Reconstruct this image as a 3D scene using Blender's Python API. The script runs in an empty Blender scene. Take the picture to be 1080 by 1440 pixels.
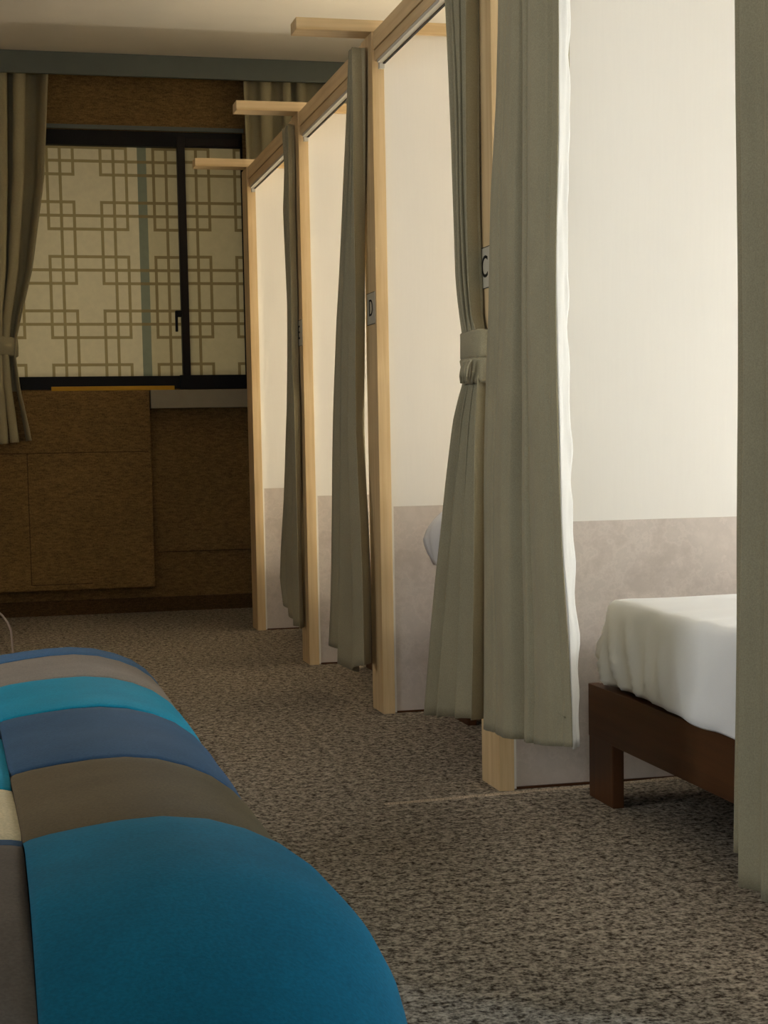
import bpy, bmesh, math, random
from mathutils import Vector, Matrix, noise

# ------------------------------------------------------------------ camera
scene = bpy.context.scene
COL = scene.collection
cam_data = bpy.data.cameras.new('camera')
cam = bpy.data.objects.new('camera', cam_data)
COL.objects.link(cam)
cam_data.sensor_fit = 'HORIZONTAL'
cam_data.sensor_width = 36.0
cam_data.lens = 36.0 * 2300.0 / 1080.0
cam_data.shift_y = 100.0 / 1080.0
cam_data.clip_start = 0.05
fwd_c = Vector((-560.0, 188.0, -2300.0)).normalized()
s_ = 0.018
u_ = (-s_ * fwd_c.x + fwd_c.y) / (-fwd_c.z)
up_c = Vector((-s_, 1.0, u_)).normalized()
rt_c = fwd_c.cross(up_c)
M = Matrix((rt_c, fwd_c, up_c)).to_4x4()
M.translation = (0, 0, 0.85)
cam.matrix_world = M
scene.camera = cam

# ------------------------------------------------------------------ world, exposure, daylight, added fill
world = bpy.data.worlds.new('world')
scene.world = world
world.use_nodes = True
world.node_tree.nodes['Background'].inputs[0].default_value = (0.50, 0.62, 0.8, 1)
world.node_tree.nodes['Background'].inputs[1].default_value = 0.004
vs = scene.view_settings
vs.view_transform = 'Standard'
vs.look = 'None'
vs.exposure = 0.0
vs.gamma = 1.0
scene.cycles.max_bounces = 10
scene.cycles.diffuse_bounces = 6
scene.cycles.use_denoising = True


def area_light(name, loc, target, sx, sy, power, color):
    d = bpy.data.lights.new(name, 'AREA')
    d.shape = 'RECTANGLE'
    d.size, d.size_y = sx, sy
    d.energy = power
    d.color = color
    o = bpy.data.objects.new(name, d)
    o.location = loc
    o.rotation_euler = (Vector(target) - Vector(loc)).to_track_quat('-Z', 'Y').to_euler()
    COL.objects.link(o)
    return o


# added fills at two unseen windows (near, side); dusk daylight outside the far film window
area_light('near_fill_light', (-0.6, -2.35, 1.05), (-0.4, 0.0, 0.95), 1.2, 1.1, 32.0, (0.80, 0.92, 1.0))
area_light('side_fill_light', (-1.9, 2.80, 1.50), (0.0, 2.80, 1.15), 1.5, 1.0, 30.0, (0.98, 0.98, 0.95))
area_light('daylight_far_window', (0.4, 9.6, 1.5), (0.4, 8.5, 1.8), 2.4, 1.4, 13.0, (1.0, 0.90, 0.68))

FILL_LAMP = (40.0, (0.55, 0.78, 1.0))  # added bench fill: power, colour
LAMPS = {  # head-of-bed lamps: (y, power, colour)
    'C': (3.02, 48.0, (0.92, 0.965, 1.0)),
    'D': (4.34, 33.0, (1.0, 0.955, 0.84)),
    'E': (5.54, 40.0, (1.0, 0.93, 0.77)),
    'F': (6.74, 42.0, (1.0, 0.92, 0.74)),
}


# ------------------------------------------------------------------ materials
def srgb(r, g, b):
    f = lambda c: (c / 255 / 12.92) if c / 255 <= 0.04045 else ((c / 255 + 0.055) / 1.055) ** 2.4
    return (f(r), f(g), f(b), 1)


def mat_base(name, rough=0.8, spec=0.3):
    m = bpy.data.materials.new(name)
    m.use_nodes = True
    nt = m.node_tree
    b = nt.nodes['Principled BSDF']
    b.inputs['Roughness'].default_value = rough
    b.inputs['Specular IOR Level'].default_value = spec
    return m, nt, b


def tex(nt, scale=(1, 1, 1), kind='Object', rot=(0, 0, 0)):
    tc = nt.nodes.new('ShaderNodeTexCoord')
    mp = nt.nodes.new('ShaderNodeMapping')
    mp.inputs['Scale'].default_value = scale
    mp.inputs['Rotation'].default_value = rot
    nt.links.new(tc.outputs[kind], mp.inputs['Vector'])
    return mp.outputs['Vector']


def noise_node(nt, vec, scale, detail=3.0, rough=0.55):
    n = nt.nodes.new('ShaderNodeTexNoise')
    n.inputs['Scale'].default_value = scale
    n.inputs['Detail'].default_value = detail
    n.inputs['Roughness'].default_value = rough
    nt.links.new(vec, n.inputs['Vector'])
    return n.outputs['Fac']


def ramp(nt, fac, stops):
    r = nt.nodes.new('ShaderNodeValToRGB')
    el = r.color_ramp.elements
    while len(el) < len(stops):
        el.new(0.5)
    for e, (p, c) in zip(el, stops):
        e.position = p
        e.color = c if len(c) == 4 else (*c, 1)
    nt.links.new(fac, r.inputs['Fac'])
    return r.outputs['Color']


def bump(nt, b, h, strength, dist):
    n = nt.nodes.new('ShaderNodeBump')
    n.inputs['Strength'].default_value = strength
    n.inputs['Distance'].default_value = dist
    nt.links.new(h, n.inputs['Height'])
    nt.links.new(n.outputs['Normal'], b.inputs['Normal'])


def mul(c, k):
    return (c[0] * k, c[1] * k, c[2] * k, 1)


def mix_col(nt, fac, a, b_):
    n = nt.nodes.new('ShaderNodeMix')
    n.data_type = 'RGBA'
    nt.links.new(fac, n.inputs[0])
    for sock, v in ((n.inputs[6], a), (n.inputs[7], b_)):
        if isinstance(v, tuple):
            sock.default_value = v
        else:
            nt.links.new(v, sock)
    return n.outputs[2]


def plain(name, col, rough=0.7, var=0.06, scale=6, spec=0.3, bscale=None, bstr=0.2, metal=0.0):
    m, nt, b = mat_base(name, rough, spec)
    v = tex(nt)
    f = noise_node(nt, v, scale)
    c = ramp(nt, f, [(0.3, mul(col, 1 - var)), (0.7, mul(col, 1 + var))])
    nt.links.new(c, b.inputs['Base Color'])
    b.inputs['Metallic'].default_value = metal
    if bscale:
        bump(nt, b, noise_node(nt, v, bscale, 2), bstr, 0.002)
    return m


def wood(name, col, dark, axis, rough=0.5, grain=9.0, spec=0.3):
    m, nt, b = mat_base(name, rough, spec)
    sc = [grain * 3] * 3
    sc['xyz'.index(axis)] = grain * 0.12
    v = tex(nt, tuple(sc))
    f = noise_node(nt, v, 1.6, 5, 0.6)
    f2 = noise_node(nt, tex(nt, (2.2, 2.2, 2.2)), 1.5, 2)
    c = ramp(nt, f, [(0.28, dark), (0.55, col), (0.8, mul(col, 1.12))])
    c2 = ramp(nt, f2, [(0.3, (0.9, 0.87, 0.82, 1)), (0.7, (1.05, 1.05, 1.05, 1))])
    mx = nt.nodes.new('ShaderNodeMix')
    mx.data_type = 'RGBA'
    mx.blend_type = 'MULTIPLY'
    mx.inputs[0].default_value = 1.0
    nt.links.new(c, mx.inputs[6])
    nt.links.new(c2, mx.inputs[7])
    nt.links.new(mx.outputs[2], b.inputs['Base Color'])
    bump(nt, b, f, 0.08, 0.001)
    return m


def fabric(name, col, weave=900.0, var=0.08, sheen=0.15, rough=0.95, mottled=7.0, bstr=0.25, wc=0.13):
    m, nt, b = mat_base(name, rough, 0.15)
    v = tex(nt)
    f = noise_node(nt, v, mottled, 4)
    f2 = noise_node(nt, tex(nt, (1, 1, 1)), weave * 0.4, 2)
    c = ramp(nt, f, [(0.3, mul(col, 1 - var)), (0.7, mul(col, 1 + var))])
    c2 = ramp(nt, f2, [(0.3, (1 - wc, 1 - wc, 1 - wc, 1)), (0.7, (1 + wc, 1 + wc, 1 + wc, 1))])
    mx = nt.nodes.new('ShaderNodeMix')
    mx.data_type = 'RGBA'
    mx.blend_type = 'MULTIPLY'
    mx.inputs[0].default_value = 1.0
    nt.links.new(c, mx.inputs[6])
    nt.links.new(c2, mx.inputs[7])
    nt.links.new(mx.outputs[2], b.inputs['Base Color'])
    b.inputs['Sheen Weight'].default_value = sheen
    b.inputs['Sheen Roughness'].default_value = 0.4
    bump(nt, b, f2, bstr, 0.001)
    return m


PINE = srgb(226, 200, 156)
PINE_D = srgb(208, 176, 128)
m_pine = {a: wood('pine_' + a, PINE, PINE_D, a) for a in 'xyz'}
BRN = srgb(84, 50, 24)
m_bed = {a: wood('brown_wood_' + a, BRN, mul(BRN, 0.6), a, 0.45) for a in 'xyz'}
m_curtain = fabric('khaki_curtain', srgb(160, 152, 126), 1100, 0.05, 0.1)
m_curtain_win = fabric('window_curtain', srgb(164, 154, 122), 1100, 0.06, 0.1)
m_lining = fabric('white_lining', srgb(232, 231, 226), 900, 0.02, 0.0, 0.7, bstr=0.03, wc=0.02)
m_sheet = fabric('white_sheet', srgb(241, 242, 245), 1400, 0.015, 0.05, 0.9, bstr=0.03, wc=0.015)
m_cornice = plain('cornice_grey', srgb(104, 110, 102), 0.7, 0.05, 8)
m_ceil = plain('ceiling_white', srgb(234, 227, 214), 0.95, 0.03, 3, 0.1, 160, 0.25)
m_black = plain('black_aluminium', srgb(14, 12, 10), 0.5, 0.1, 10, 0.2)
m_sash = plain('dark_brown_aluminium', srgb(30, 22, 16), 0.5, 0.1, 10, 0.2)
m_white = plain('white_plastic', srgb(210, 204, 190), 0.5, 0.03, 8)
m_sill = plain('sill_stone', srgb(152, 142, 120), 0.6, 0.05, 20)
m_yellow = plain('yellow_foam', srgb(196, 150, 40), 0.7, 0.05, 20)
m_card = plain('sign_card', srgb(196, 190, 172), 0.6, 0.03, 20)
m_ink = plain('sign_ink', srgb(22, 20, 18), 0.6, 0.05, 20)
m_hoop = plain('pale_metal', srgb(150, 126, 108), 0.45, 0.05, 20, 0.4)
m_darkleg = plain('dark_leg', srgb(30, 26, 22), 0.5, 0.1, 20)
m_wallpale = plain('pale_wall', srgb(200, 190, 170), 0.9, 0.03, 4, 0.15)


def m_wallpaper_():
    m, nt, b = mat_base('cream_wallpaper', 0.85, 0.2)
    v = tex(nt, (60, 60, 3))
    f = noise_node(nt, v, 3.0, 3)
    col = srgb(237, 233, 225)
    nt.links.new(ramp(nt, f, [(0.3, mul(col, 0.992)), (0.7, mul(col, 1.006))]), b.inputs['Base Color'])
    bump(nt, b, f, 0.04, 0.001)
    return m


def m_stucco_():
    m, nt, b = mat_base('grey_stucco_film', 0.7, 0.25)
    v = tex(nt)
    f = noise_node(nt, v, 3.2, 6, 0.62)
    f2 = noise_node(nt, v, 9.0, 5, 0.7)
    col = srgb(203, 193, 184)
    c1 = ramp(nt, f, [(0.32, mul(col, 0.86)), (0.5, col), (0.68, mul(col, 1.1))])
    c2 = ramp(nt, f2, [(0.38, (0.90, 0.88, 0.86, 1)), (0.47, (1.0, 0.98, 0.97, 1)), (0.50, (1.07, 1.06, 1.05, 1)), (0.54, (0.97, 0.96, 0.95, 1)), (0.66, (1.05, 1.04, 1.03, 1))])
    mx = nt.nodes.new('ShaderNodeMix')
    mx.data_type = 'RGBA'
    mx.blend_type = 'MULTIPLY'
    mx.inputs[0].default_value = 1.0
    nt.links.new(c1, mx.inputs[6])
    nt.links.new(c2, mx.inputs[7])
    nt.links.new(mx.outputs[2], b.inputs['Base Color'])
    return m


def m_burlap_(name, col):
    m, nt, b = mat_base(name, 0.95, 0.1)
    f = noise_node(nt, tex(nt, (1, 1, 1.0)), 150, 3, 0.6)
    f2 = noise_node(nt, tex(nt, (0.6, 0.6, 2.2)), 60, 3, 0.6)
    f3 = noise_node(nt, tex(nt), 2.0, 2)
    a = nt.nodes.new('ShaderNodeMath')
    a.operation = 'ADD'
    nt.links.new(f, a.inputs[0])
    nt.links.new(f2, a.inputs[1])
    h = nt.nodes.new('ShaderNodeMath')
    h.operation = 'MULTIPLY'
    nt.links.new(a.outputs[0], h.inputs[0])
    h.inputs[1].default_value = 0.5
    c = ramp(nt, h.outputs[0], [(0.36, mul(col, 0.55)), (0.5, col), (0.66, mul(col, 1.5))])
    c3 = ramp(nt, f3, [(0.3, (0.9, 0.9, 0.9, 1)), (0.7, (1.08, 1.08, 1.08, 1))])
    mx = nt.nodes.new('ShaderNodeMix')
    mx.data_type = 'RGBA'
    mx.blend_type = 'MULTIPLY'
    mx.inputs[0].default_value = 1.0
    nt.links.new(c, mx.inputs[6])
    nt.links.new(c3, mx.inputs[7])
    nt.links.new(mx.outputs[2], b.inputs['Base Color'])
    bump(nt, b, h.outputs[0], 0.6, 0.004)
    return m


def m_carpet_():
    m, nt, b = mat_base('speckled_carpet', 1.0, 0.05)
    v = tex(nt, (1, 1, 1))
    f = noise_node(nt, v, 44, 3, 0.78)
    f2 = noise_node(nt, v, 118, 2, 0.6)
    f3 = noise_node(nt, v, 1.7, 3)
    a = nt.nodes.new('ShaderNodeMath')
    a.operation = 'MULTIPLY_ADD'
    nt.links.new(f2, a.inputs[0])
    a.inputs[1].default_value = 0.45
    h = nt.nodes.new('ShaderNodeMath')
    h.operation = 'MULTIPLY'
    nt.links.new(f, h.inputs[0])
    h.inputs[1].default_value = 0.55
    nt.links.new(h.outputs[0], a.inputs[2])
    col = srgb(155, 145, 131)
    c = ramp(nt, a.outputs[0], [(0.40, mul(srgb(64, 54, 44), 1)), (0.47, mul(col, 0.56)), (0.53, col), (0.62, mul(col, 1.55))])
    c3 = ramp(nt, f3, [(0.3, (0.92, 0.92, 0.92, 1)), (0.7, (1.06, 1.06, 1.06, 1))])
    mx = nt.nodes.new('ShaderNodeMix')
    mx.data_type = 'RGBA'
    mx.blend_type = 'MULTIPLY'
    mx.inputs[0].default_value = 1.0
    nt.links.new(c, mx.inputs[6])
    nt.links.new(c3, mx.inputs[7])
    nt.links.new(mx.outputs[2], b.inputs['Base Color'])
    bump(nt, b, a.outputs[0], 0.9, 0.006)
    return m


def m_film_(name, col, trans=0.5):
    m = bpy.data.materials.new(name)
    m.use_nodes = True
    nt = m.node_tree
    nt.nodes.remove(nt.nodes['Principled BSDF'])
    out = nt.nodes['Material Output']
    d = nt.nodes.new('ShaderNodeBsdfDiffuse')
    t = nt.nodes.new('ShaderNodeBsdfTranslucent')
    mx = nt.nodes.new('ShaderNodeMixShader')
    f = noise_node(nt, tex(nt), 30, 3)
    c = ramp(nt, f, [(0.3, mul(col, 0.96)), (0.7, mul(col, 1.04))])
    nt.links.new(c, d.inputs['Color'])
    nt.links.new(c, t.inputs['Color'])
    mx.inputs[0].default_value = trans
    nt.links.new(d.outputs[0], mx.inputs[1])
    nt.links.new(t.outputs[0], mx.inputs[2])
    nt.links.new(mx.outputs[0], out.inputs['Surface'])
    return m


m_wallpaper = m_wallpaper_()
m_stucco = m_stucco_()
m_burlap = m_burlap_('brown_burlap_wallcovering', srgb(126, 100, 62))
m_burlap_d = m_burlap_('dark_brown_wallcovering', srgb(88, 68, 44))
m_carpet = m_carpet_()
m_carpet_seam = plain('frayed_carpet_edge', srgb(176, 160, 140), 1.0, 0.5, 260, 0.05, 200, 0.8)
m_film = m_film_('window_film', srgb(212, 200, 166))
m_film_line = m_film_('window_film_line', srgb(158, 142, 102))
m_film_dim = m_film_('window_film_double', srgb(192, 180, 144))
m_film_line_dim = m_film_('window_film_double_line', srgb(138, 122, 86))
m_film_band = m_film_('film_band', srgb(128, 132, 112))


# ------------------------------------------------------------------ mesh helpers
def link_mesh(name, me, parent=None):
    o = bpy.data.objects.new(name, me)
    COL.objects.link(o)
    if parent:
        o.parent = parent
    return o


def smooth_mesh(me):
    for p in me.polygons:
        p.use_smooth = True


def tag(o, label=None, cat=None, group=None, kind=None):
    if label:
        o['label'] = label
    if cat:
        o['category'] = cat
    if group:
        o['group'] = group
    if kind:
        o['kind'] = kind
    return o


def thing(name, label, cat, loc, group=None):
    o = bpy.data.objects.new(name, None)
    o.empty_display_size = 0.1
    o.location = loc
    COL.objects.link(o)
    return tag(o, label, cat, group)


def boxes(name, bl, m, parent=None, bevel=0.0):
    """list of world-space boxes (x0,x1,y0,y1,z0,z1) joined as one mesh; parent offset is removed"""
    off = parent_loc(parent)
    bm = bmesh.new()
    for (x0, x1, y0, y1, z0, z1) in bl:
        vs_ = [bm.verts.new((x - off[0], y - off[1], z - off[2])) for x in (x0, x1) for y in (y0, y1) for z in (z0, z1)]
        for f in ((0, 1, 3, 2), (4, 6, 7, 5), (0, 4, 5, 1), (2, 3, 7, 6), (0, 2, 6, 4), (1, 5, 7, 3)):
            bm.faces.new([vs_[i] for i in f])
    bmesh.ops.recalc_face_normals(bm, faces=bm.faces)
    if bevel:
        bmesh.ops.bevel(bm, geom=bm.edges[:], offset=bevel, segments=2, affect='EDGES', profile=0.7)
    me = bpy.data.meshes.new(name)
    bm.to_mesh(me)
    bm.free()
    me.materials.append(m)
    return link_mesh(name, me, parent)


def parent_loc(p):
    v = Vector((0, 0, 0))
    while p is not None:
        v = v + p.location
        p = p.parent
    return v


def grid_mesh(name, rows, m, parent=None, close_u=False, smooth=True, thick=0.0):
    """rows: list of lists of world points"""
    off = parent_loc(parent)
    nr, nc = len(rows), len(rows[0])
    vs_ = [tuple(Vector(p) - off) for r in rows for p in r]
    fs = []
    for i in range(nr - 1):
        for j in range(nc if close_u else nc - 1):
            a = i * nc + j
            b_ = i * nc + (j + 1) % nc
            fs.append((a, b_, b_ + nc, a + nc))
    me = bpy.data.meshes.new(name)
    me.from_pydata(vs_, [], fs)
    me.materials.append(m)
    if smooth:
        smooth_mesh(me)
    o = link_mesh(name, me, parent)
    if thick:
        md = o.modifiers.new('thickness', 'SOLIDIFY')
        md.thickness = thick
        md.offset = 0.0
    return o


def tube(name, pts, rad, m, parent=None, seg=10, cap=True):
    off = parent_loc(parent)
    pts = [Vector(p) - off for p in pts]
    bm = bmesh.new()
    rings = []
    for i, p in enumerate(pts):
        d = (pts[min(i + 1, len(pts) - 1)] - pts[max(i - 1, 0)]).normalized()
        a = d.orthogonal().normalized() if i == 0 else (a - d * a.dot(d)).normalized()
        b_ = d.cross(a)
        r = rad[i] if isinstance(rad, (list, tuple)) else rad
        rings.append([bm.verts.new(p + (a * math.cos(2 * math.pi * k / seg) + b_ * math.sin(2 * math.pi * k / seg)) * r) for k in range(seg)])
    for r0, r1 in zip(rings, rings[1:]):
        for k in range(seg):
            bm.faces.new((r0[k], r0[(k + 1) % seg], r1[(k + 1) % seg], r1[k]))
    if cap:
        bm.faces.new(list(reversed(rings[0])))
        bm.faces.new(rings[-1])
    bmesh.ops.recalc_face_normals(bm, faces=bm.faces)
    me = bpy.data.meshes.new(name)
    bm.to_mesh(me)
    bm.free()
    me.materials.append(m)
    smooth_mesh(me)
    return link_mesh(name, me, parent)


def lerp_table(tab, z):
    """tab: rows (z, a, b, ...) sorted by falling z"""
    if z >= tab[0][0]:
        return tab[0][1:]
    for r0, r1 in zip(tab, tab[1:]):
        if z >= r1[0]:
            k = (r0[0] - z) / (r0[0] - r1[0])
            return [a + (b_ - a) * k for a, b_ in zip(r0[1:], r1[1:])]
    return tab[-1][1:]


def nz(x, y, z):
    return noise.noise(Vector((x, y, z)))


# ------------------------------------------------------------------ the room
YW, XR, XL, YB, ZC = 8.46, 3.50, -1.60, -1.90, 2.76


def struct(name, bl, m, label, cat, bevel=0.0):
    o = boxes(name, bl, m, None, bevel)
    return tag(o, label, cat, kind='structure')


struct('floor', [(XL - 0.1, XR + 0.1, YB - 0.1, YW + 0.1, -0.1, 0.0)], m_carpet, 'brown and grey speckled short pile carpet covering the whole floor', 'floor')
struct('ceiling', [(XL - 0.1, XR + 0.1, YB - 0.1, YW + 0.1, ZC, ZC + 0.1)], m_ceil, 'off-white ceiling above the wooden frames', 'ceiling')
WX0, WX1, WZ0, WZ1 = -0.75, 1.335, 1.143, 2.435
struct('wall_front', [(XL, WX0, YW, YW + 0.18, 0, ZC), (WX1, XR, YW, YW + 0.18, 0, ZC),
                      (WX0, WX1, YW, YW + 0.18, 0, WZ0), (WX0, WX1, YW, YW + 0.18, WZ1, ZC)], m_burlap,
       'far end wall in brown woven wallcovering around the lattice window', 'wall')
SY0, SY1, SZ0, SZ1 = 2.0, 3.6, 1.0, 2.0
struct('wall_left', [(XL - 0.1, XL, YB, SY0, 0, ZC), (XL - 0.1, XL, SY1, YW, 0, ZC), (XL - 0.1, XL, SY0, SY1, 0, SZ0), (XL - 0.1, XL, SY0, SY1, SZ1, ZC)], m_burlap, 'left side wall in brown woven wallcovering', 'wall')
struct('wall_right', [(XR, XR + 0.1, YB, YW, 0, ZC)], m_wallpaper, 'cream wall at the heads of the beds', 'wall')
NX0, NX1, NZ0, NZ1 = -1.15, -0.05, 0.5, 1.6
struct('wall_back', [(XL, NX0, YB - 0.12, YB, 0, ZC), (NX1, XR, YB - 0.12, YB, 0, ZC),
                     (NX0, NX1, YB - 0.12, YB, 0, NZ0), (NX0, NX1, YB - 0.12, YB, NZ1, ZC)], m_burlap,
       'wall behind the viewpoint with an added window opening', 'wall')
struct('trim_1', [(XL, XR, 8.23, 8.255, 2.655, ZC), (XL, XR, 8.255, YW, 2.73, ZC)], m_cornice,
       'blue-grey curtain cornice board along the ceiling at the far wall', 'cornice', 0.003)
struct('baseboard_front', [(XL, XR, YW - 0.014, YW, 0, 0.075)], m_burlap_d, 'dark low skirting at the foot of the far wall', 'baseboard')
struct('trim_2', [(-0.78, WX1 + 0.005, YW - 0.018, YW - 0.002, 2.437, 2.458)], m_cornice,
       'thin grey-green strip along the top of the window', 'trim', 0.002)

# near window, added behind the camera: frame only, clear opening for the near fill
nw = thing('added_window_2', 'unseen window added in the wall behind the viewpoint to admit fill light', 'window', ((NX0 + NX1) / 2, YB - 0.06, NZ0))
nw['kind'] = 'structure'
boxes('window_frame', [(NX0, NX0 + 0.05, YB - 0.1, YB - 0.04, NZ0, NZ1), (NX1 - 0.05, NX1, YB - 0.1, YB - 0.04, NZ0, NZ1),
                       (NX0, NX1, YB - 0.1, YB - 0.04, NZ0, NZ0 + 0.05), (NX0, NX1, YB - 0.1, YB - 0.04, NZ1 - 0.05, NZ1)], m_sash, nw)

sw = thing('added_window_3', 'unseen window added in the left side wall to admit fill light', 'window', (XL - 0.05, (SY0 + SY1) / 2, SZ0))  # side window added so its area light can fill the aisle
sw['kind'] = 'structure'
boxes('window_frame', [(XL - 0.08, XL - 0.03, SY0, SY0 + 0.05, SZ0, SZ1), (XL - 0.08, XL - 0.03, SY1 - 0.05, SY1, SZ0, SZ1),
                       (XL - 0.08, XL - 0.03, SY0, SY1, SZ0, SZ0 + 0.05), (XL - 0.08, XL - 0.03, SY0, SY1, SZ1 - 0.05, SZ1)], m_sash, sw)

# ---- boxed panel under the window, sill, yellow strip
pf = YW - 0.10
pn = thing('wall_panel', 'protruding brown wallcovered box panel below the window, clear of the floor', 'panel', (0.1, YW, 0.13))
bx = boxes('panel_box', [(-1.2, 0.815, pf, YW - 0.002, 0.135, 1.134)], m_burlap, pn, 0.012)
boxes('panel_seam', [(-1.18, 0.80, pf - 0.0015, pf + 0.004, 0.823, 0.828), (0.196, 0.201, pf - 0.0015, pf + 0.004, 0.165, 0.823),
                     (0.201, 0.50, pf - 0.0015, pf + 0.004, 0.163, 0.168)], m_burlap_d, pn)
tag(struct('trim_3', [(0.82, WX1 + 0.03, pf - 0.002, YW, 1.042, 1.134)], m_sill,
           'pale grey window sill block at the right under the window', 'sill', 0.004))
struct('trim_4', [(0.84, 1.38, YW - 0.008, YW - 0.001, 0.305, 0.309)], m_burlap_d, 'thin seam in the wallcovering of the dark recess', 'seam')
ys = boxes('yellow_strip', [(0.33, 0.945, YW - 0.075, YW - 0.05, 1.1345, 1.156)], m_yellow, None, 0.003)
tag(ys, 'thin yellow strip lying along the ledge under the lattice window', 'strip')

# ------------------------------------------------------------------ far window with lattice film
win = thing('window_1', 'black framed sliding window with traditional geometric lattice film', 'window', (0.3, YW, WZ0))
win['kind'] = 'structure'
boxes('window_frame', [(WX0, WX1, YW + 0.0, YW + 0.10, WZ0, WZ0 + 0.066), (WX0, WX1, YW + 0.0, YW + 0.10, 2.36, WZ1),
                       (WX0, WX0 + 0.05, YW, YW + 0.10, WZ0, WZ1), (WX1 - 0.012, WX1, YW, YW + 0.10, WZ0, WZ1),
                       (0.98, WX1 - 0.012, YW - 0.03, YW, WZ0 - 0.003, WZ0 + 0.068)], m_black, win, 0.002)

UX, UZ = 0.0722, 0.0755


def lattice_lines(cols, rows, hole):
    """returns list of rects (x0,x1,z0,z1)"""
    w = 0.0074
    out = []
    ng, nr = len(cols), len(rows)
    for i in range(ng):                       # the 3x3 crossings
        for j in range(nr):
            for r in rows[j]:
                out.append((cols[i][0] - w, cols[i][2] + w, r - w, r + w))
            for c in cols[i]:
                out.append((c - w, c + w, rows[j][2] - w, rows[j][0] + w))
    for i in range(-1, ng):
        for j in range(nr):
            xa = cols[i][2] if i >= 0 else cols[0][0] - 0.16
            xb = cols[i + 1][0] if i + 1 < ng else cols[-1][2] + 0.16
            for k in range(3):
                if k == 2 and hole(i, j):
                    continue
                if k == 0 and hole(i, j - 1):
                    continue
                out.append((xa - w, xb + w, rows[j][k] - w, rows[j][k] + w))
    for i in range(ng):
        for j in range(-1, nr):
            za = rows[j][2] if j >= 0 else rows[0][0] + 0.16
            zb = rows[j + 1][0] if j + 1 < nr else rows[-1][2] - 0.16
            for k in range(3):
                if k == 2 and hole(i, j):
                    continue
                if k == 0 and hole(i - 1, j):
                    continue
                out.append((cols[i][k] - w, cols[i][k] + w, zb - w, za + w))
    return out


def film_pane(name, x0, x1, z0, z1, y, rects, ma, mb, parent):
    rects = [(max(a, x0), min(b_, x1), max(c, z0), min(d, z1)) for a, b_, c, d in rects]
    rects = [r for r in rects if r[0] < r[1] - 1e-6 and r[2] < r[3] - 1e-6]
    rd = lambda v: round(v, 5)
    xs = sorted({rd(x0), rd(x1)} | {rd(r[0]) for r in rects} | {rd(r[1]) for r in rects})
    zs = sorted({rd(z0), rd(z1)} | {rd(r[2]) for r in rects} | {rd(r[3]) for r in rects})
    off = parent_loc(parent)
    vs_ = [(x - off[0], y - off[1], z - off[2]) for z in zs for x in xs]
    fs, mi = [], []
    n = len(xs)
    for j in range(len(zs) - 1):
        for i in range(n - 1):
            cx, cz = (xs[i] + xs[i + 1]) / 2, (zs[j] + zs[j + 1]) / 2
            fs.append((j * n + i, j * n + i + 1, (j + 1) * n + i + 1, (j + 1) * n + i))
            mi.append(1 if any(a < cx < b_ and c < cz < d for a, b_, c, d in rects) else 0)
    me = bpy.data.meshes.new(name)
    me.from_pydata(vs_, [], fs)
    me.materials.append(ma)
    me.materials.append(mb)
    for p, k in zip(me.polygons, mi):
        p.material_index = k
    return link_mesh(name, me, parent)


COLS_L = [(0.350 + 0.2655 * k, 0.414 + 0.2655 * k, 0.478 + 0.2655 * k) for k in range(-4, 3)]
COLS_R = [(1.030, 1.0945, 1.159), (1.293, 1.3575, 1.422)]
ROWS = [(2.355 - 0.2715 * k, 2.288 - 0.2715 * k, 2.221 - 0.2715 * k) for k in range(0, 5)]
holeL = lambda i, j: (i - 4 + j) % 2 == 0
holeR = lambda i, j: (i + 3 + j) % 2 == 0
PZ0, PZ1 = WZ0 + 0.06, 2.37
RL = lattice_lines(COLS_L, ROWS, holeL)
RR = lattice_lines(COLS_R, ROWS, holeR)
film_pane('film_pane', WX0 + 0.04, 0.800, PZ0, PZ1, YW + 0.04, RL, m_film, m_film_line, win)
film_pane('sash_edge_strip', 0.800, 0.846, PZ0, PZ1, YW + 0.04, RL, m_film_band, m_film_line_dim, win)
film_pane('film_pane', 0.846, 1.005, PZ0, PZ1, YW + 0.04, RL, m_film_dim, m_film_line_dim, win)
film_pane('film_pane', 1.03, WX1 - 0.01, PZ0, PZ1, YW + 0.012, RR, m_film_dim, m_film_line_dim, win)
st = boxes('sash_stile', [(0.998, 1.038, YW - 0.012, YW + 0.03, WZ0 + 0.05, 2.412),
                          (1.038, WX1 - 0.02, YW - 0.008, YW + 0.02, 2.366, 2.405)], m_sash, win, 0.003)
lv = boxes('latch', [(0.966, 1.0, YW - 0.035, YW - 0.012, 1.505, 1.538), (0.962, 0.976, YW - 0.042, YW - 0.03, 1.43, 1.535)], m_black, win, 0.004)


# ------------------------------------------------------------------ bed bays: frames, partitions, headers
PX0, PX1 = 1.181, 1.219            # post thickness across the aisle
BAYS = {'F': 7.38, 'E': 6.14, 'D': 4.935, 'C': 3.739, 'B': 1.90}


def partition(name, y, label):
    t = thing(name, label, 'partition', (1.2, y + 0.065, 0.0), 'partitions between the bed bays')
    boxes('post', [(PX0, PX1, y, y + 0.145, 0, 2.088)], m_pine['z'], t, 0.0025)
    boxes('crossbar', [(0.95, 3.46, y, y + 0.09, 2.088, 2.123)], m_pine['x'], t, 0.0025)
    boxes('edge_strip', [(PX1, PX1 + 0.007, y + 0.006, y + 0.07, 0.003, 2.088)], m_wallpaper, t)
    boxes('upper_panel', [(PX1 + 0.007, 3.46, y + 0.018, y + 0.062, 0.650, 2.088)], m_wallpaper, t)
    boxes('lower_panel', [(PX1 + 0.007, 3.46, y + 0.0175, y + 0.0625, 0.006, 0.650)], m_stucco, t)
    boxes('base_strip', [(PX1 + 0.007, 3.46, y + 0.012, y + 0.018, 0.0, 0.006)], m_bed['x'], t)
    return t


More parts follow.
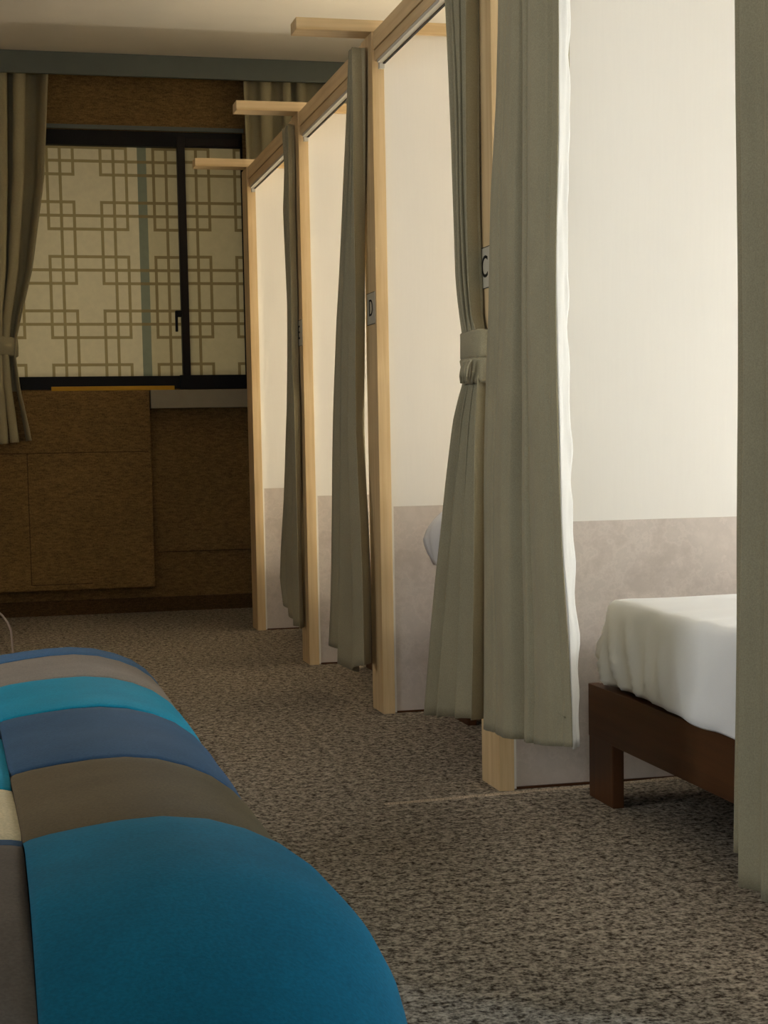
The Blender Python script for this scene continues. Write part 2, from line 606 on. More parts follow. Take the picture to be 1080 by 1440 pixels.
partition('bed_partition', BAYS['F'], 'farthest partition from the viewpoint, cream panel on the pine post nearest the lattice window')
partition('bed_partition', BAYS['E'], 'partition with pine post and crossbar second from the far window, marked E')
partition('bed_partition', BAYS['D'], 'partition behind the pine post carrying the D sign, duvet corner in front of it')
partition('bed_partition', BAYS['C'], 'nearest partition, large cream panel above grey dado right behind the white bed')
partition('bed_partition', 0.66, 'partition beside the viewpoint, outside the picture to the right')
partition('bed_partition', BAYS['B'], 'partition on the near side of the white bed, outside the picture to the right')


def header(y0, y1, label):
    t = thing('header_beam', label, 'beam', (1.2, (y0 + y1) / 2, 2.0), 'header beams over the bed bays')
    boxes('beam', [(1.185, 1.222, y0, y1, 2.034, 2.0865)], m_pine['y'], t, 0.002)
    boxes('track_board', [(1.189, 1.220, y0, y1, 2.0, 2.033)], m_pine['y'], t, 0.002)
    boxes('curtain_track', [(1.1900, 1.2065, y0 + 0.005, y1 - 0.03, 1.990, 1.9995)], m_white, t, 0.001)
    boxes('track_groove', [(1.207, 1.2145, y0 + 0.005, y1 - 0.03, 1.9875, 1.990)], m_black, t)
    boxes('end_cap', [(1.197, 1.213, y1 - 0.03, y1 - 0.012, 1.975, 1.998)], m_white, t, 0.001)
    return t


header(6.287, 7.378, 'pine header beam farthest away, between the last two posts by the window')
header(5.082, 6.138, 'pine header beam in the middle, just left of the post with the D sign')
header(3.886, 4.933, 'nearest visible pine header beam, rising to the top edge of the picture')
header(2.047, 3.737, 'pine header beam above the opening of the nearest bed, above the picture')


def letter_sign(letter, y, z, label):
    t = thing('letter_sign', label, 'sign', (PX0, y, z), 'letter signs on the bay posts')
    boxes('card', [(PX0 - 0.0022, PX0 - 0.0002, y - 0.052, y + 0.052, z - 0.049, z + 0.049)], m_card, t)
    for ez in (z + 0.0475, z - 0.049):
        boxes('card_edge', [(PX0 - 0.003, PX0 - 0.0022, y - 0.052, y + 0.052, ez, ez + 0.0015)], m_ink, t)
    cu = bpy.data.curves.new('letter', 'FONT')
    cu.body = letter
    cu.size = 0.074
    cu.align_x = 'CENTER'
    cu.align_y = 'CENTER'
    cu.extrude = 0.0004
    tmp = bpy.data.objects.new('tmp_letter', cu)
    COL.objects.link(tmp)
    bpy.context.view_layer.update()
    me = bpy.data.meshes.new_from_object(tmp.evaluated_get(bpy.context.evaluated_depsgraph_get()))
    bpy.data.objects.remove(tmp)
    me.name = 'letter'
    # text plane -> faces -X, reads towards -Y
    me.transform(Matrix(((0, 0, -1, -0.0028), (-1, 0, 0, 0), (0, 1, 0, 0), (0, 0, 0, 1))))
    me.materials.clear()
    me.materials.append(m_ink)
    link_mesh('letter', me, t)
    return t


letter_sign('C', 3.800, 1.262, 'small pale sign with letter C, half hidden between two curtains')
letter_sign('D', 4.998, 1.264, 'small pale sign with letter D on a pine post')
letter_sign('E', 6.197, 1.270, 'small pale sign with letter E on the second pine post from the window')


# ------------------------------------------------------------------ curtains
def curtain_sheet(pathfn, ztop, zbot, nz_, nt, name, m, parent, thick=0.0025):
    """pathfn(t, z, w) -> (x, y, z); w = 0 at the top, 1 at the hem"""
    rows = []
    for i in range(nz_ + 1):
        w = i / nz_
        rows.append([pathfn(j / nt, ztop + (zbot - ztop) * w, w) for j in range(nt + 1)])
    return grid_mesh(name, rows, m, parent, thick=thick)


def bay_curtain(label, tab, pleats, xc, amp, seed, hem=None, group='curtains of the bed bays', xfun=None, lining_rows=None, ztop=2.05, thick=0.0025, nt=None, yfun=None):
    """tab rows: (z, y_far, y_near) ; pleats along y, amplitude along x"""
    zb = tab[-1][0]
    ym = sum(tab[len(tab) // 2][1:]) / 2
    t_ = thing('bay_curtain', label, 'curtain', (xc, ym, 0.15), group)
    rnd = random.Random(seed)
    ph = [rnd.uniform(-0.35, 0.35) for _ in range(pleats + 3)]

    def path(t, z, w):
        yf, yn = lerp_table(tab, z)[:2]
        u = t * pleats
        k = int(min(u, pleats - 1e-6))
        f = u - k
        warp = (ph[k] * (1 - f) + ph[k + 1] * f)
        a = 2 * math.pi * (u + warp * math.sin(math.pi * min(1.0, t * pleats * 0.5)) * (1 - t) * min(1, 4 * t))
        c = math.cos(a)
        c = math.copysign(abs(c) ** 0.75, c)
        am = amp(t, w) if callable(amp) else amp
        x = (xfun(t, z, w) if xfun else xc) - am * c
        y = yf + (yn - yf) * t + 0.35 * am * math.sin(2 * a) * min(1, 6 * t, 6 * (1 - t))
        x += 0.006 * nz(3 * t * pleats * 0.3 + seed, z * 1.7, seed)
        if yfun:
            y += yfun(t, z, w)
        zz = z
        if hem and w > 0.9:
            zz = z + hem(t) * (w - 0.9) / 0.1
        return (x, y, zz)

    o = curtain_sheet(path, ztop, zb, 70, nt or pleats * 14, 'curtain_cloth', m_curtain, t_, thick)
    return t_, path


tabE = [(2.05, 6.284, 6.182), (1.9, 6.255, 6.182), (1.75, 6.300, 6.182), (1.6, 6.290, 6.183), (1.4, 6.272, 6.184), (1.15, 6.287, 6.187),
        (1.0, 6.310, 6.160), (0.75, 6.394, 6.164), (0.6, 6.449, 6.165), (0.45, 6.512, 6.166), (0.3, 6.560, 6.166), (0.14, 6.50, 6.168)]
bay_curtain('narrow gathered khaki curtain farthest down the row, against the second post', tabE, 3, 1.160, 0.013, 3,
            hem=lambda t: 0.10 * max(0, 0.6 - t))
tabD = [(2.05, 5.023, 4.975), (1.9, 5.065, 4.98), (1.75, 5.116, 4.99), (1.6, 5.168, 5.0), (1.4, 5.237, 5.005), (1.25, 5.289, 5.01), (1.15, 5.312, 5.02),
        (1.0, 5.346, 5.03), (0.9, 5.367, 5.035), (0.75, 5.397, 5.02), (0.6, 5.425, 4.995), (0.45, 5.455, 4.98), (0.3, 5.488, 4.975), (0.12, 5.531, 4.975)]
bay_curtain('loose khaki curtain hanging beside the post with the D sign', tabD, 3, 1.152, 0.021, 8,
            hem=lambda t: 0.03 * math.cos(2.2 * math.pi * t))
tabDC = [(2.05, 3.985, 3.802), (1.9, 3.964, 3.804), (1.75, 3.946, 3.806), (1.6, 3.932, 3.807), (1.4, 3.918, 3.810), (1.25, 3.909, 3.805), (1.15, 3.889, 3.796),
         (1.10, 3.882, 3.762), (1.0, 3.878, 3.758), (0.97, 3.905, 3.758), (0.9, 3.952, 3.759), (0.75, 4.017, 3.765), (0.6, 4.070, 3.771), (0.45, 4.129, 3.778), (0.3, 4.181, 3.784),
         (0.14, 4.241, 3.791)]


def ampDC(t, w):
    z = 2.05 + (0.14 - 2.05) * w
    g = math.exp(-((z - 1.05) / 0.10) ** 2)
    return (0.021 + 0.012 * max(0, (1.0 - z))) * (1 - 0.5 * g)


tDC, pDC = bay_curtain('khaki curtain gathered and tied back beside the C sign, flaring at the hem', tabDC, 3, 1.158, ampDC, 5,
                       hem=lambda t: -0.03 + 0.06 * t)
# tieback: a folded band wrapped round the gathered cloth with a knotted cord below
band = []
for zz, grow in ((1.112, 0.004), (1.108, 0.008), (1.08, 0.008), (1.052, 0.0085), (1.046, 0.004)):
    ring = []
    for k in range(36):
        a = 2 * math.pi * k / 36
        ca, sa = math.cos(a), math.sin(a)
        sx = math.copysign(abs(ca) ** 0.6, ca)
        sy = math.copysign(abs(sa) ** 0.6, sa)
        ring.append((1.166 + (0.024 + grow) * sx, 3.822 + (0.064 + grow) * sy, zz + 0.003 * nz(k * 0.4, zz * 30, 1)))
    band.append(ring)
tie = grid_mesh('tieback', band, m_curtain, tDC, close_u=True, thick=0.003)
band2 = []
for zz, grow in ((1.048, 0.008), (1.042, 0.012), (1.02, 0.008), (0.998, 0.006), (0.988, 0.002)):
    ring = []
    for k in range(36):
        a = 2 * math.pi * k / 36
        ca, sa = math.cos(a), math.sin(a)
        sx = math.copysign(abs(ca) ** 0.6, ca)
        sy = math.copysign(abs(sa) ** 0.6, sa)
        ring.append((1.166 + (0.022 + grow) * sx, 3.822 + (0.062 + grow) * sy, zz + 0.006 * nz(k * 0.5, zz * 20, 4)))
    band2.append(ring)
grid_mesh('tieback_fold', band2, m_curtain, tie, close_u=True, thick=0.003)
for q in range(3):
    pts = []
    for k in range(9):
        v = k / 8
        pts.append((1.122 - 0.006 * math.sin(math.pi * v), 3.800 - 0.02 * q + 0.035 * (v - 0.5), 1.040 - 0.052 * v + 0.004 * math.sin(9 * v)))
    tube('tie_cord', pts, 0.0042, m_curtain, tie, 8)

# bay of the nearest bed: far half of the curtain, untied, with white lining showing at its leading edge
tabCB = [(2.05, 3.529, 3.069), (1.9, 3.535, 3.073), (1.75, 3.543, 3.077), (1.6, 3.558, 3.081), (1.4, 3.597, 3.087), (1.25, 3.612, 3.091), (1.15, 3.621, 3.093),
         (1.0, 3.645, 3.090), (0.9, 3.661, 3.088), (0.75, 3.687, 3.080), (0.6, 3.698, 3.070), (0.45, 3.705, 3.046), (0.3, 3.714, 3.032), (0.14, 3.724, 3.032)]


def ampCB(t, w):
    return 0.0022


CBX = [(0.0, 1.150), (0.02, 1.133), (0.07, 1.126), (0.12, 1.130), (0.15, 1.139), (0.175, 1.130), (0.22, 1.122), (0.30, 1.122), (0.35, 1.130), (0.39, 1.160), (0.44, 1.205),
       (0.50, 1.212), (0.57, 1.205), (0.60, 1.150), (0.618, 1.114), (0.63, 1.103), (0.655, 1.100), (0.675, 1.112), (0.69, 1.116), (0.705, 1.102), (0.73, 1.094), (0.80, 1.091), (0.87, 1.092),
       (0.91, 1.097), (0.935, 1.105), (0.955, 1.102), (1.0, 1.108)]


def xCB(t, z, w):
    for a, b_ in zip(CBX, CBX[1:]):
        if t <= b_[0] + 1e-9:
            k = (t - a[0]) / (b_[0] - a[0])
            k = k * k * (3 - 2 * k)
            x = a[1] + (b_[1] - a[1]) * k
            break
    return x + 0.003 * math.sin(4 * z + 7 * t) + 0.004 * nz(t * 6, z * 2.5, 3.3)


tCB, pCB = bay_curtain('untied khaki curtain with white lining edge left of the white bed', tabCB, 6, 1.145, ampCB, 11,
                       hem=lambda t: (0.02 + 0.05 * t) if t < 0.60 else 0.062 + 0.038 * (t - 0.60) / 0.40, xfun=xCB, nt=190, yfun=lambda t, z, w: 0.016 * math.exp(-((t - 0.622) / 0.02) ** 2))


def lining_path(t, z, w):
    x, y, zz = pCB(1.0, z, w)
    wd = (0.032 + 0.009 * min(1, max(0, (2.05 - z) / 1.2))) * (1 - 0.45 * max(0.0, min(1.0, (0.75 - z) / 0.5)))
    r = 0.003 * nz(z * 4.0, t * 2.0, 2.0) + 0.007 * nz(z * 13.0, t * 3.0, 7.0) * t
    return (x + 0.003 + wd * t + r, y + 0.004 + wd * 1.05 * t - 0.4 * r, z + 0.03)


curtain_sheet(lining_path, 2.045, 0.205, 90, 10, 'lining', m_lining, tCB, 0.002)
boxes('hem_seam', [(1.0985, 1.1005, 3.05, 3.30, 0.297, 0.2995)], m_curtain, tCB)

tabBR = [(2.05, 2.403, 1.93), (1.6, 2.403, 1.93), (1.25, 2.392, 1.93), (0.9, 2.390, 1.93), (0.6, 2.392, 1.93), (0.3, 2.400, 1.93), (0.142, 2.402, 1.93)]


def ampBR(t, w):
    return 0.018 if t > 0.35 else 0.010


def xBR(t, z, w):
    return 1.166 - 0.028 * min(1, max(0, (t - 0.03) / 0.10)) + 0.012 * max(0, 0.5 - w) * min(1, t * 5)


bay_curtain('khaki grey curtain at the right edge of the picture, in front of the white bed', tabBR, 6, 1.15, ampBR, 21,
            hem=lambda t: 0.035 * (1 if t < 0.035 else max(0.0, 1 - (t - 0.035) / 0.05)), xfun=xBR, nt=120)


# ---- far window curtains
def window_curtain(label, tab, pleats, y0, amp, seed, ztop, zbot, hemf=None):
    """tab rows (z, x_left, x_right)"""
    t_ = thing('window_curtain', label, 'curtain', (sum(tab[0][1:]) / 2, y0, zbot), 'curtains at the lattice window')
    rnd = random.Random(seed)
    ph = [rnd.uniform(-0.3, 0.3) for _ in range(pleats + 2)]

    def path(t, z, w):
        xl, xr = lerp_table(tab, z)[:2]
        u = t * pleats
        k = int(min(u, pleats - 1e-6))
        f = u - k
        a = 2 * math.pi * (u + (ph[k] * (1 - f) + ph[k + 1] * f) * min(1, 8 * (1 - t)) * min(1, 8 * t))
        c = math.cos(a)
        c = math.copysign(abs(c) ** 0.7, c)
        sc = min(1.0, (xr - xl) / 0.7)
        am = amp * (0.55 + 0.45 * sc)
        y = y0 - am * c
        x = xl + (xr - xl) * t + 0.3 * am * math.sin(2 * a) * min(1, 6 * t, 6 * (1 - t))
        zz = z + (hemf(t) * max(0, w - 0.85) / 0.15 if hemf else 0)
        return (x, y, zz)

    curtain_sheet(path, ztop, zbot, 60, pleats * 14, 'curtain_cloth', m_curtain_win, t_, 0.003)
    return t_


tabWL = [(2.70, -0.45, 0.366), (2.653, -0.44, 0.362), (2.17, -0.40, 0.328), (1.72, -0.28, 0.254), (1.50, -0.20, 0.195), (1.38, -0.13, 0.166), (1.31, -0.125, 0.160),
         (1.15, -0.17, 0.176), (0.93, -0.24, 0.214), (0.875, -0.26, 0.222)]
wl = window_curtain('olive curtain tied back at the left edge of the lattice window', tabWL, 7, 8.335, 0.058, 4, 2.70, 0.875,
                    hemf=lambda t: 0.05 * (t - 0.7))
tb = []
for zz, gr in ((1.405, 0.0), (1.400, 0.006), (1.36, 0.008), (1.32, 0.006), (1.315, 0.0)):
    ring = []
    for k in range(40):
        a = 2 * math.pi * k / 40
        ca, sa = math.cos(a), math.sin(a)
        ring.append((0.018 + (0.148 + gr) * math.copysign(abs(ca) ** 0.7, ca), 8.335 + (0.042 + gr) * math.copysign(abs(sa) ** 0.7, sa), zz + 0.10 * (0.018 - 0.15 * ca) * 1.0))
    tb.append(ring)
grid_mesh('tieback', tb, m_curtain_win, wl, close_u=True, thick=0.004)
tabWR = [(2.70, 1.322, 2.15), (2.2, 1.330, 2.14), (0.9, 1.335, 2.12)]
window_curtain('olive curtain at the right side of the lattice window, behind the pine posts', tabWR, 8, 8.335, 0.038, 9, 2.70, 0.9)


# ------------------------------------------------------------------ beds
def rr_ring(x0, x1, y0, y1, r, n_edge, n_corner):
    """points of a rounded rectangle, with outward normals"""
    out = []
    cs = [((x1 - r, y1 - r), 0), ((x0 + r, y1 - r), 90), ((x0 + r, y0 + r), 180), ((x1 - r, y0 + r), 270)]
    for k, ((cx, cy), a0) in enumerate(cs):
        for i in range(n_corner + 1):
            a = math.radians(a0 + 90 * i / n_corner)
            out.append((cx + r * math.cos(a), cy + r * math.sin(a), math.cos(a), math.sin(a)))
        nx_, na = cs[(k + 1) % 4]
        a = math.radians(a0 + 90)
        p0 = Vector((cx + r * math.cos(a), cy + r * math.sin(a)))
        p1 = Vector((nx_[0] + r * math.cos(math.radians(na)), nx_[1] + r * math.sin(math.radians(na))))
        for i in range(1, n_edge):
            p = p0.lerp(p1, i / n_edge)
            out.append((p.x, p.y, math.cos(a), math.sin(a)))
    return out


BX0, BX1 = 1.37, 3.44


def bed(y0, y1, frame_label, mat_label, seed, ne=60):
    t = thing('bed_frame', frame_label, 'bed', (BX0, (y0 + y1) / 2, 0), 'wooden beds in the bays')
    boxes('foot_rail', [(BX0, BX0 + 0.028, y0, y1, 0.146, 0.2715)], m_bed['y'], t, 0.003)
    boxes('side_rail', [(BX0 + 0.028, BX1, y1 - 0.026, y1, 0.146, 0.270)], m_bed['x'], t, 0.003)
    boxes('side_rail', [(BX0 + 0.028, BX1, y0, y0 + 0.026, 0.146, 0.270)], m_bed['x'], t, 0.003)
    boxes('head_rail', [(BX1 - 0.028, BX1, y0, y1, 0.146, 0.2715)], m_bed['y'], t, 0.003)
    for (lx, a, b_) in ((BX0 + 0.001, y1 - 0.152, y1 - 0.001), (BX0 + 0.001, y0 + 0.001, y0 + 0.152), (BX1 - 0.03, y1 - 0.12, y1 - 0.001), (BX1 - 0.03, y0 + 0.001, y0 + 0.12)):
        boxes('leg', [(lx, lx + 0.028, a, b_, 0, 0.150)], m_bed['z'], t, 0.003)
    boxes('slat_base', [(BX0 + 0.03, BX1 - 0.03, y0 + 0.028, y1 - 0.028, 0.235, 0.270)], m_bed['x'], t)
    # mattress in its fitted sheet
    mx0, mx1, my0, my1 = BX0 - 0.006, BX1 - 0.04, y0 + 0.025, y1 - 0.038
    levels = [(0.2775, 0.004), (0.282, -0.001), (0.292, -0.003), (0.31, -0.001), (0.33, 0.002), (0.35, 0.005), (0.375, 0.008), (0.40, 0.012), (0.425, 0.015), (0.445, 0.018),
              (0.460, 0.021), (0.470, 0.025), (0.4755, 0.030), (0.4775, 0.038), (0.479, 0.055), (0.481, 0.085), (0.484, 0.13), (0.488, 0.2), (0.492, 0.28), (0.495, 0.36), (0.497, 0.44)]
    bmx, bmy = (mx0 + mx1) / 2, (my0 + my1) / 2
    rows = []
    base = rr_ring(0, mx1 - mx0, 0, my1 - my0, 0.055, ne, 8)
    for li, (z, ins) in enumerate(levels):
        ring = []
        r = max(0.004, 0.055 - ins * 0.3)
        ins = min(ins, (my1 - my0) / 2 - 0.012)
        rg = rr_ring(mx0 + ins, mx1 - ins, my0 + ins, my1 - ins, r, ne, 8)
        for (px, py, nx_, ny_) in rg:
            side = 1.0 if z < 0.465 else (0.5 if z < 0.474 else 0.0)
            s = px + py
            dcorner = math.hypot(px - mx0, py - my1)
            cw = math.exp(-(dcorner / 0.36) ** 2)
            # diagonal drapery folds gathered at the corner, plus soft broad wrinkles
            q = (py - my1) * 1.0 + (px - mx0) * 1.0
            fold = (abs(math.sin((q * 0.9 - (z - 0.28) * 0.7) * 38 + 1.6 * nz(s * 2.0, z * 4, seed))) ** 0.7 - 0.6) * -0.030 * cw * max(0, 1 - abs(z - 0.34) / 0.12)
            wr = 0.017 * nz(s * 6.0 + seed, z * 7.0 + s * 3, seed) + 0.003 * nz(s * 15.0, z * 11.0 + s * 5, seed + 3)
            disp = (fold + wr * 0.9) * side
            dz = 0.0
            if z >= 0.468:
                dz = 0.004 * nz(px * 5, py * 3.0, seed) + 0.006 * nz(px * 2.2 + 5, py * 14, seed + 1) * min(1, (z - 0.46) / 0.02)
            if li <= 1:
                hang = 0.5 + 0.9 * nz(s * 7.0, 0.3, seed + 9)
                dz -= min(0.0055, 0.006 * max(0.0, hang)) * min(1.0, max(0.0, (my1 - 0.42 - py) / 0.2)) * (1 if px < mx0 + 0.1 else 0.0)
            if li == 0:
                disp -= 0.0
            off_ = 0.0
            x, y = px + nx_ * (disp + off_), py + ny_ * (disp + off_)
            if px < mx0 + 0.06:
                over = min(1.0, max(0.0, (my1 - 0.30 - py) / 0.25))       # sheet slips over the rail only further along
                if z < 0.285:
                    x = x + (min(x, BX0 - 0.004) - x) * over
                x += 0.012 * (1 - over) * max(0.0, 1 - (z - 0.26) / 0.06)
                dz += 0.010 * (1 - over) * (1 if li == 0 else 0)
            ring.append((x, y, z + dz))
        rows.append(ring)
    cen = [(bmx + (p[0] - bmx) * 0.8, bmy + 0.0 * p[1], 0.499) for p in rows[-1]]
    rows.append(cen)
    bot = [(bmx + (p[0] - bmx) * 0.93, bmy + (p[1] - bmy) * 0.9, 0.2765) for p in rows[0]]
    rows.insert(0, [(p[0] + (0.014 if p[0] < mx0 + 0.1 else 0), p[1], max(p[2], 0.2765)) for p in rows[0]])
    rows.insert(0, bot)
    o = grid_mesh('mattress', rows, m_sheet, None, close_u=True)
    tag(o, mat_label, 'mattress', 'mattresses in white fitted sheets')
    return t


bed(2.40, 3.632, 'dark brown wooden bed frame with plank legs beside the nearest partition', 'mattress in a creased white fitted sheet on the nearest bed', 1.3, 140)
bed(3.83, 4.80, 'brown wooden bed frame hidden behind the tied curtain', 'white mattress under the folded duvet, behind the tied curtain', 4.7)
bed(5.03, 6.005, 'brown wooden bed frame in the bay left of the D post, behind its curtain', 'white mattress in the bay left of the D post', 8.1)
bed(6.235, 7.245, 'brown wooden bed frame in the bay closest to the lattice window', 'white mattress in the bay closest to the lattice window', 12.9)

# folded duvet heaped on the foot of the second bed, one corner hanging over the edge
rows = []
NU, NV = 44, 36
for i in range(NV + 1):
    v = i / NV
    row = []
    for j in range(NU + 1):
        u = j / NU
        y = 4.02 + 0.74 * u
        s = v * 1.0
        # profile across x: hem hanging at the foot, up and over, then flat along the bed
        prof = [(0.0, 1.302, 0.482), (0.06, 1.288, 0.52), (0.13, 1.275, 0.575), (0.20, 1.288, 0.622), (0.27, 1.325, 0.648), (0.36, 1.40, 0.660), (0.55, 1.56, 0.660), (0.75, 1.70, 0.645), (0.88, 1.78, 0.60), (1.0, 1.80, 0.506)]
        for a, b_ in zip(prof, prof[1:]):
            if s <= b_[0] + 1e-9:
                k = (s - a[0]) / (b_[0] - a[0])
                x, z = a[1] + (b_[1] - a[1]) * k, a[2] + (b_[2] - a[2]) * k
                break
        edge = max(0.0, (u - 0.82) / 0.18)
        z = 0.505 + (z - 0.505) * (1 - 0.35 * edge ** 3) if z > 0.505 else z
        low = max(0.0, 1 - s / 0.3)
        x += 0.010 * math.sin(u * 34 + 3 * s) * low + 0.008 * nz(u * 7, s * 6, 2.0) * low
        z += 0.012 * nz(u * 5, s * 5, 5.5) - 0.022 * low * max(0, math.sin(u * 15 - 10.2)) * (1 if s < 0.1 else 0.4)
        row.append((x, y, z))
    rows.append(row)
dv = grid_mesh('duvet', rows, m_sheet, None, thick=0.012)
tag(dv, 'folded white duvet hanging over the bed foot behind the tied curtain', 'duvet')


# ------------------------------------------------------------------ lamps at the bed heads (hidden by the curtains)
def lamp(key, label):
    y, p, c = LAMPS[key]
    t = thing('bedside_lamp', label, 'lamp', (3.36, y, 0.60), 'bedside lamps on the head wall')
    boxes('wall_bracket', [(3.442, 3.498, y - 0.03, y + 0.03, 0.67, 0.73)], m_black, t, 0.003)
    tube('lamp_arm', [(3.45, y, 0.70), (3.40, y, 0.70), (3.345, y, 0.715)], 0.008, m_black, t)
    rows = []
    for z, r in ((0.725, 0.012), (0.715, 0.03)):
        rows.append([(3.34 + r * math.cos(2 * math.pi * k / 20), y + r * math.sin(2 * math.pi * k / 20), z - 0.0) for k in range(20)])
    grid_mesh('lamp_cup', rows, m_black, t, close_u=True, thick=0.002)
    d = bpy.data.lights.new('lamp_light', 'POINT')
    d.energy = p
    d.color = c
    d.shadow_soft_size = 0.05
    o = bpy.data.objects.new('lamp_light', d)
    o.location = (3.32, y, 0.88)
    COL.objects.link(o)
    return t


fl = thing('fill_lamp', 'added low fill lamp standing in the next bay, outside the picture to the right', 'lamp', (1.95, 1.10, 0.0))  # unseen lamp added to brighten the right edge of the bench
tube('base', [(1.95, 1.10, 0.0), (1.95, 1.10, 0.02)], 0.11, m_black, fl, 24)
tube('pole', [(1.95, 1.10, 0.02), (1.95, 1.10, 0.50)], 0.010, m_black, fl, 12)
fd = bpy.data.lights.new('fill_lamp_light', 'POINT')
fd.energy, fd.color, fd.shadow_soft_size = FILL_LAMP[0], FILL_LAMP[1], 0.06
fo = bpy.data.objects.new('fill_lamp_light', fd)
fo.location = (1.95, 1.10, 0.58)
COL.objects.link(fo)
lamp('C', 'small black bedside lamp at the head of the nearest bed')
lamp('D', 'small black bedside lamp at the head of the bed with the duvet')
lamp('E', 'small black bedside lamp in the bay left of the D post')
lamp('F', 'small black bedside lamp in the bay closest to the lattice window')


# ------------------------------------------------------------------ patchwork bench
TEAL, BROWN, NAVY = srgb(4, 98, 124), srgb(96, 82, 58), srgb(54, 80, 106)
TEAL2, GREY, BLUE = srgb(20, 130, 158), srgb(132, 122, 112), srgb(66, 100, 136)
TAUPE, CREAM = srgb(98, 88, 78), srgb(206, 190, 154)


def sofa_fabric(n, c):
    return fabric('upholstery_' + n, c, 700, 0.10, 0.04, 0.95, 9, 0.35)


bench = thing('patchwork_bench', 'long low upholstered bench of blue, teal, brown and grey patches', 'bench', (0.01, 2.15, 0))
RIGHT = [(0.0225, 0.433), (0.030, 0.4365), (0.05, 0.441), (0.085, 0.446), (0.125, 0.450), (0.165, 0.451), (0.205, 0.446), (0.24, 0.435), (0.268, 0.421), (0.292, 0.402), (0.310, 0.381), (0.323, 0.356), (0.330, 0.33), (0.334, 0.28), (0.335, 0.22), (0.332, 0.15)]
LEFT = [(-0.332, 0.15), (-0.335, 0.22), (-0.334, 0.28), (-0.330, 0.33), (-0.323, 0.365), (-0.310, 0.392), (-0.292, 0.413), (-0.268, 0.430), (-0.23, 0.441), (-0.17, 0.448), (-0.11, 0.448), (-0.06, 0.444), (-0.02, 0.438), (0.010, 0.4355), (0.0215, 0.433)]


def patch(prof, y0, y1, m, puff=0.004, front=False, back=False, extra=None, name='seat_patch', seed=0.0):
    nv = 28
    rows = []
    cx, cz = 0.0, 0.30
    ys_ = []
    for i in range(nv + 1):
        ys_.append(y0 + (y1 - y0) * i / nv)
    if front:
        ys_ = [y0, y0 + 0.004, y0 + 0.012, y0 + 0.03, y0 + 0.055] + [y0 + 0.08 + (y1 - y0 - 0.08) * i / nv for i in range(nv + 1)]
    if back:
        ys_ = [y0 + (y1 - y0 - 0.08) * i / nv for i in range(nv + 1)] + [y1 - 0.055, y1 - 0.03, y1 - 0.012, y1 - 0.004, y1]
    for y in ys_:
        v = (y - y0) / (y1 - y0)
        e = min(v, 1 - v)
        pf_ = puff * (1 - (1 - min(1, e / 0.16)) ** 2.2) - 0.0015
        if front and v < 0.5:
            pf_ = puff - 0.0015
        if back and v > 0.5:
            pf_ = puff - 0.0015
        row = []
        for (x, z) in prof:
            dx, dz = x - 0.0, z - 0.30
            L = math.hypot(dx * 0.9, dz) or 1
            top = max(0.0, (z - 0.15) / 0.3)
            xx = x + pf_ * (dx / 0.33)
            zz = z + pf_ * top + (0.0022 * nz(x * 9 + seed, y * 9, seed) * top)
            if extra:
                ax, az = extra(x, y, z)
                xx += ax
                zz += az * top
            if front and y < y0 + 0.08:
                k = 1 - (y - y0) / 0.08
                q = 1 - math.sqrt(max(0, 1 - k * k))
                zz = 0.15 + (zz - 0.15) * (1 - q)
                xx *= 1 - 0.06 * q
            if back and y > y1 - 0.10:
                k = min(1, 1 - (y1 - y) / 0.10)
                q = 1 - math.sqrt(max(0, 1 - k * k))
                zz = 0.15 + (zz - 0.15) * (1 - q)
                xx *= 1 - 0.10 * q
            wgt = max(0.0, 1 - abs(x - 0.024) / 0.26)
            xx -= max(0.0, y - 1.75) * 0.024 * wgt
            row.append((xx, y, zz))
        rows.append(row)
    return grid_mesh(name, rows, m, bench, thick=0.002)


def teal_extra(x, y, z):
    b = math.exp(-((y - 1.52) / 0.22) ** 2)
    d = -0.62 * max(0.0, 1.45 - y) ** 1.6
    return (0.010 * b - 0.10 * max(0.0, 1.4 - y)) * min(1.0, max(0.0, (x - 0.1) / 0.2)), 0.010 * b + d


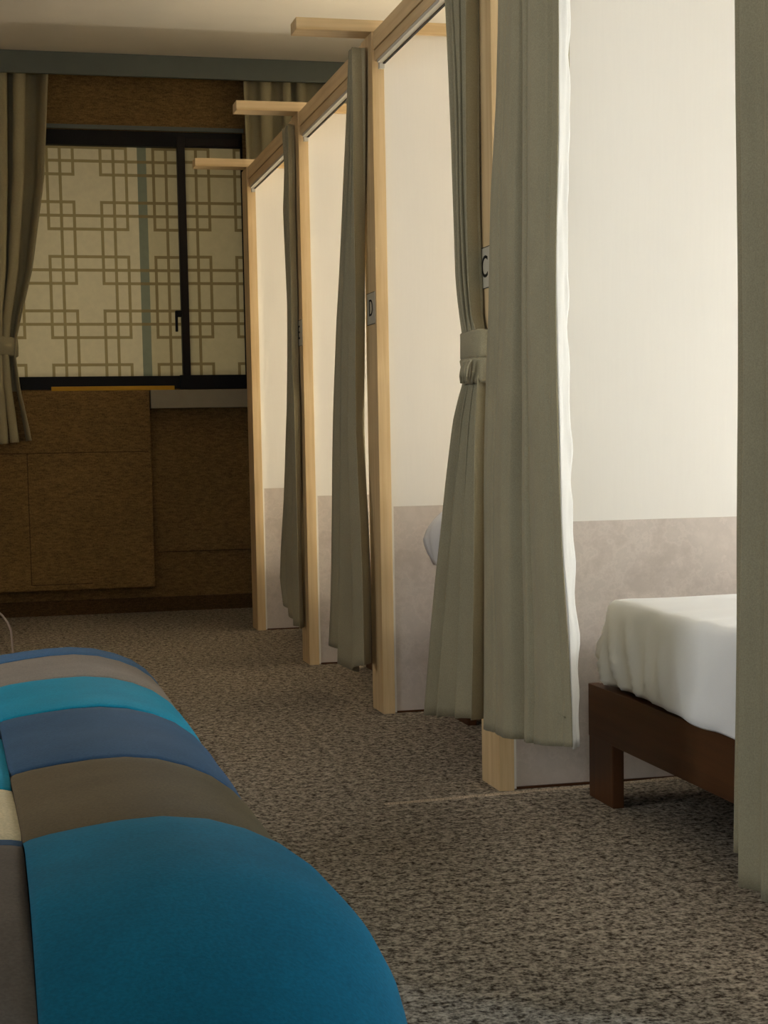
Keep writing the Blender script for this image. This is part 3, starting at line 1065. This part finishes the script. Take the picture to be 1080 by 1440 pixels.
for (ya, yb, mm, lab, kw) in (
        (0.92, 1.735, sofa_fabric('teal', TEAL), 'large teal front patch', dict(front=True, extra=teal_extra, puff=0.012)),
        (1.735, 2.115, sofa_fabric('brown', BROWN), 'dark brown patch', {}),
        (2.115, 2.545, sofa_fabric('navy', NAVY), 'navy patch', {}),
        (2.545, 2.895, sofa_fabric('teal_light', TEAL2), 'lighter teal patch', {}),
        (2.895, 3.205, sofa_fabric('grey', GREY), 'grey patch', {}),
        (3.205, 3.395, sofa_fabric('blue', BLUE), 'blue patch at the far end', dict(back=True))):
    o = patch(RIGHT, ya, yb, mm, seed=ya * 3, **kw)
    o['label'] = lab
for (ya, yb, mm, lab, kw) in (
        (0.92, 1.722, sofa_fabric('taupe', TAUPE), 'grey-brown patch left of the seam', dict(front=True, extra=lambda x, y, z: (0, 0.004 - 0.62 * max(0.0, 1.45 - y) ** 1.6), puff=0.010)),
        (1.722, 1.752, sofa_fabric('navy_gap', NAVY), 'narrow navy strip', {}),
        (1.752, 2.03, sofa_fabric('cream', CREAM), 'cream patch left of the seam', {}),
        (2.03, 2.40, sofa_fabric('teal_left', TEAL2), 'teal patch left of the seam', {}),
        (2.40, 2.75, sofa_fabric('navy_left', NAVY), 'navy patch left of the seam', {}),
        (2.75, 3.08, sofa_fabric('grey_left', GREY), 'grey patch left of the seam', {}),
        (3.08, 3.395, sofa_fabric('blue_left', BLUE), 'blue patch at the far left end', dict(back=True))):
    o = patch(LEFT, ya, yb, mm, seed=ya * 5, **kw)
    o['label'] = lab
boxes('bench_base', [(-0.31, 0.31, 0.95, 3.36, 0.10, 0.36)], m_darkleg, bench, 0.02)
for lx in (-0.27, 0.23):
    for ly in (1.02, 3.26):
        boxes('leg', [(lx, lx + 0.05, ly, ly + 0.05, 0, 0.11)], m_darkleg, bench, 0.004)

# pale metal hoop standing on the floor just beyond the bench
pts = [(-0.09, 3.55, 0.0), (-0.09, 3.55, 0.42)]
for k in range(1, 12):
    a = math.pi * (1 - k / 12)
    pts.append((-0.025 + 0.065 * math.cos(a), 3.55, 0.445 + 0.075 * math.sin(a)))
pts += [(0.040, 3.55, 0.42), (0.042, 3.55, 0.0)]
hp = tube('metal_hoop', pts, 0.0023, m_hoop, None, 10)
tag(hp, 'thin pale metal hoop standing behind the far end of the striped bench', 'hoop')

# frayed cut edge of the carpet running from the nearest partition into the aisle
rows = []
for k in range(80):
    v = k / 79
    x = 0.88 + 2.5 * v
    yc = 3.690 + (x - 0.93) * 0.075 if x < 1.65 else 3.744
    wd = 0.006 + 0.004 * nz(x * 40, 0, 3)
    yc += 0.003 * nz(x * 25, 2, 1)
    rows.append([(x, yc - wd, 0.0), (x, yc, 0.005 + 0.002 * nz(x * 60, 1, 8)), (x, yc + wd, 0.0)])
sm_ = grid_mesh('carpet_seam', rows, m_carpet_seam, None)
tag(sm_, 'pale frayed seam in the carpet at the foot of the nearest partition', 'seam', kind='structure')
bpy.context.view_layer.update()
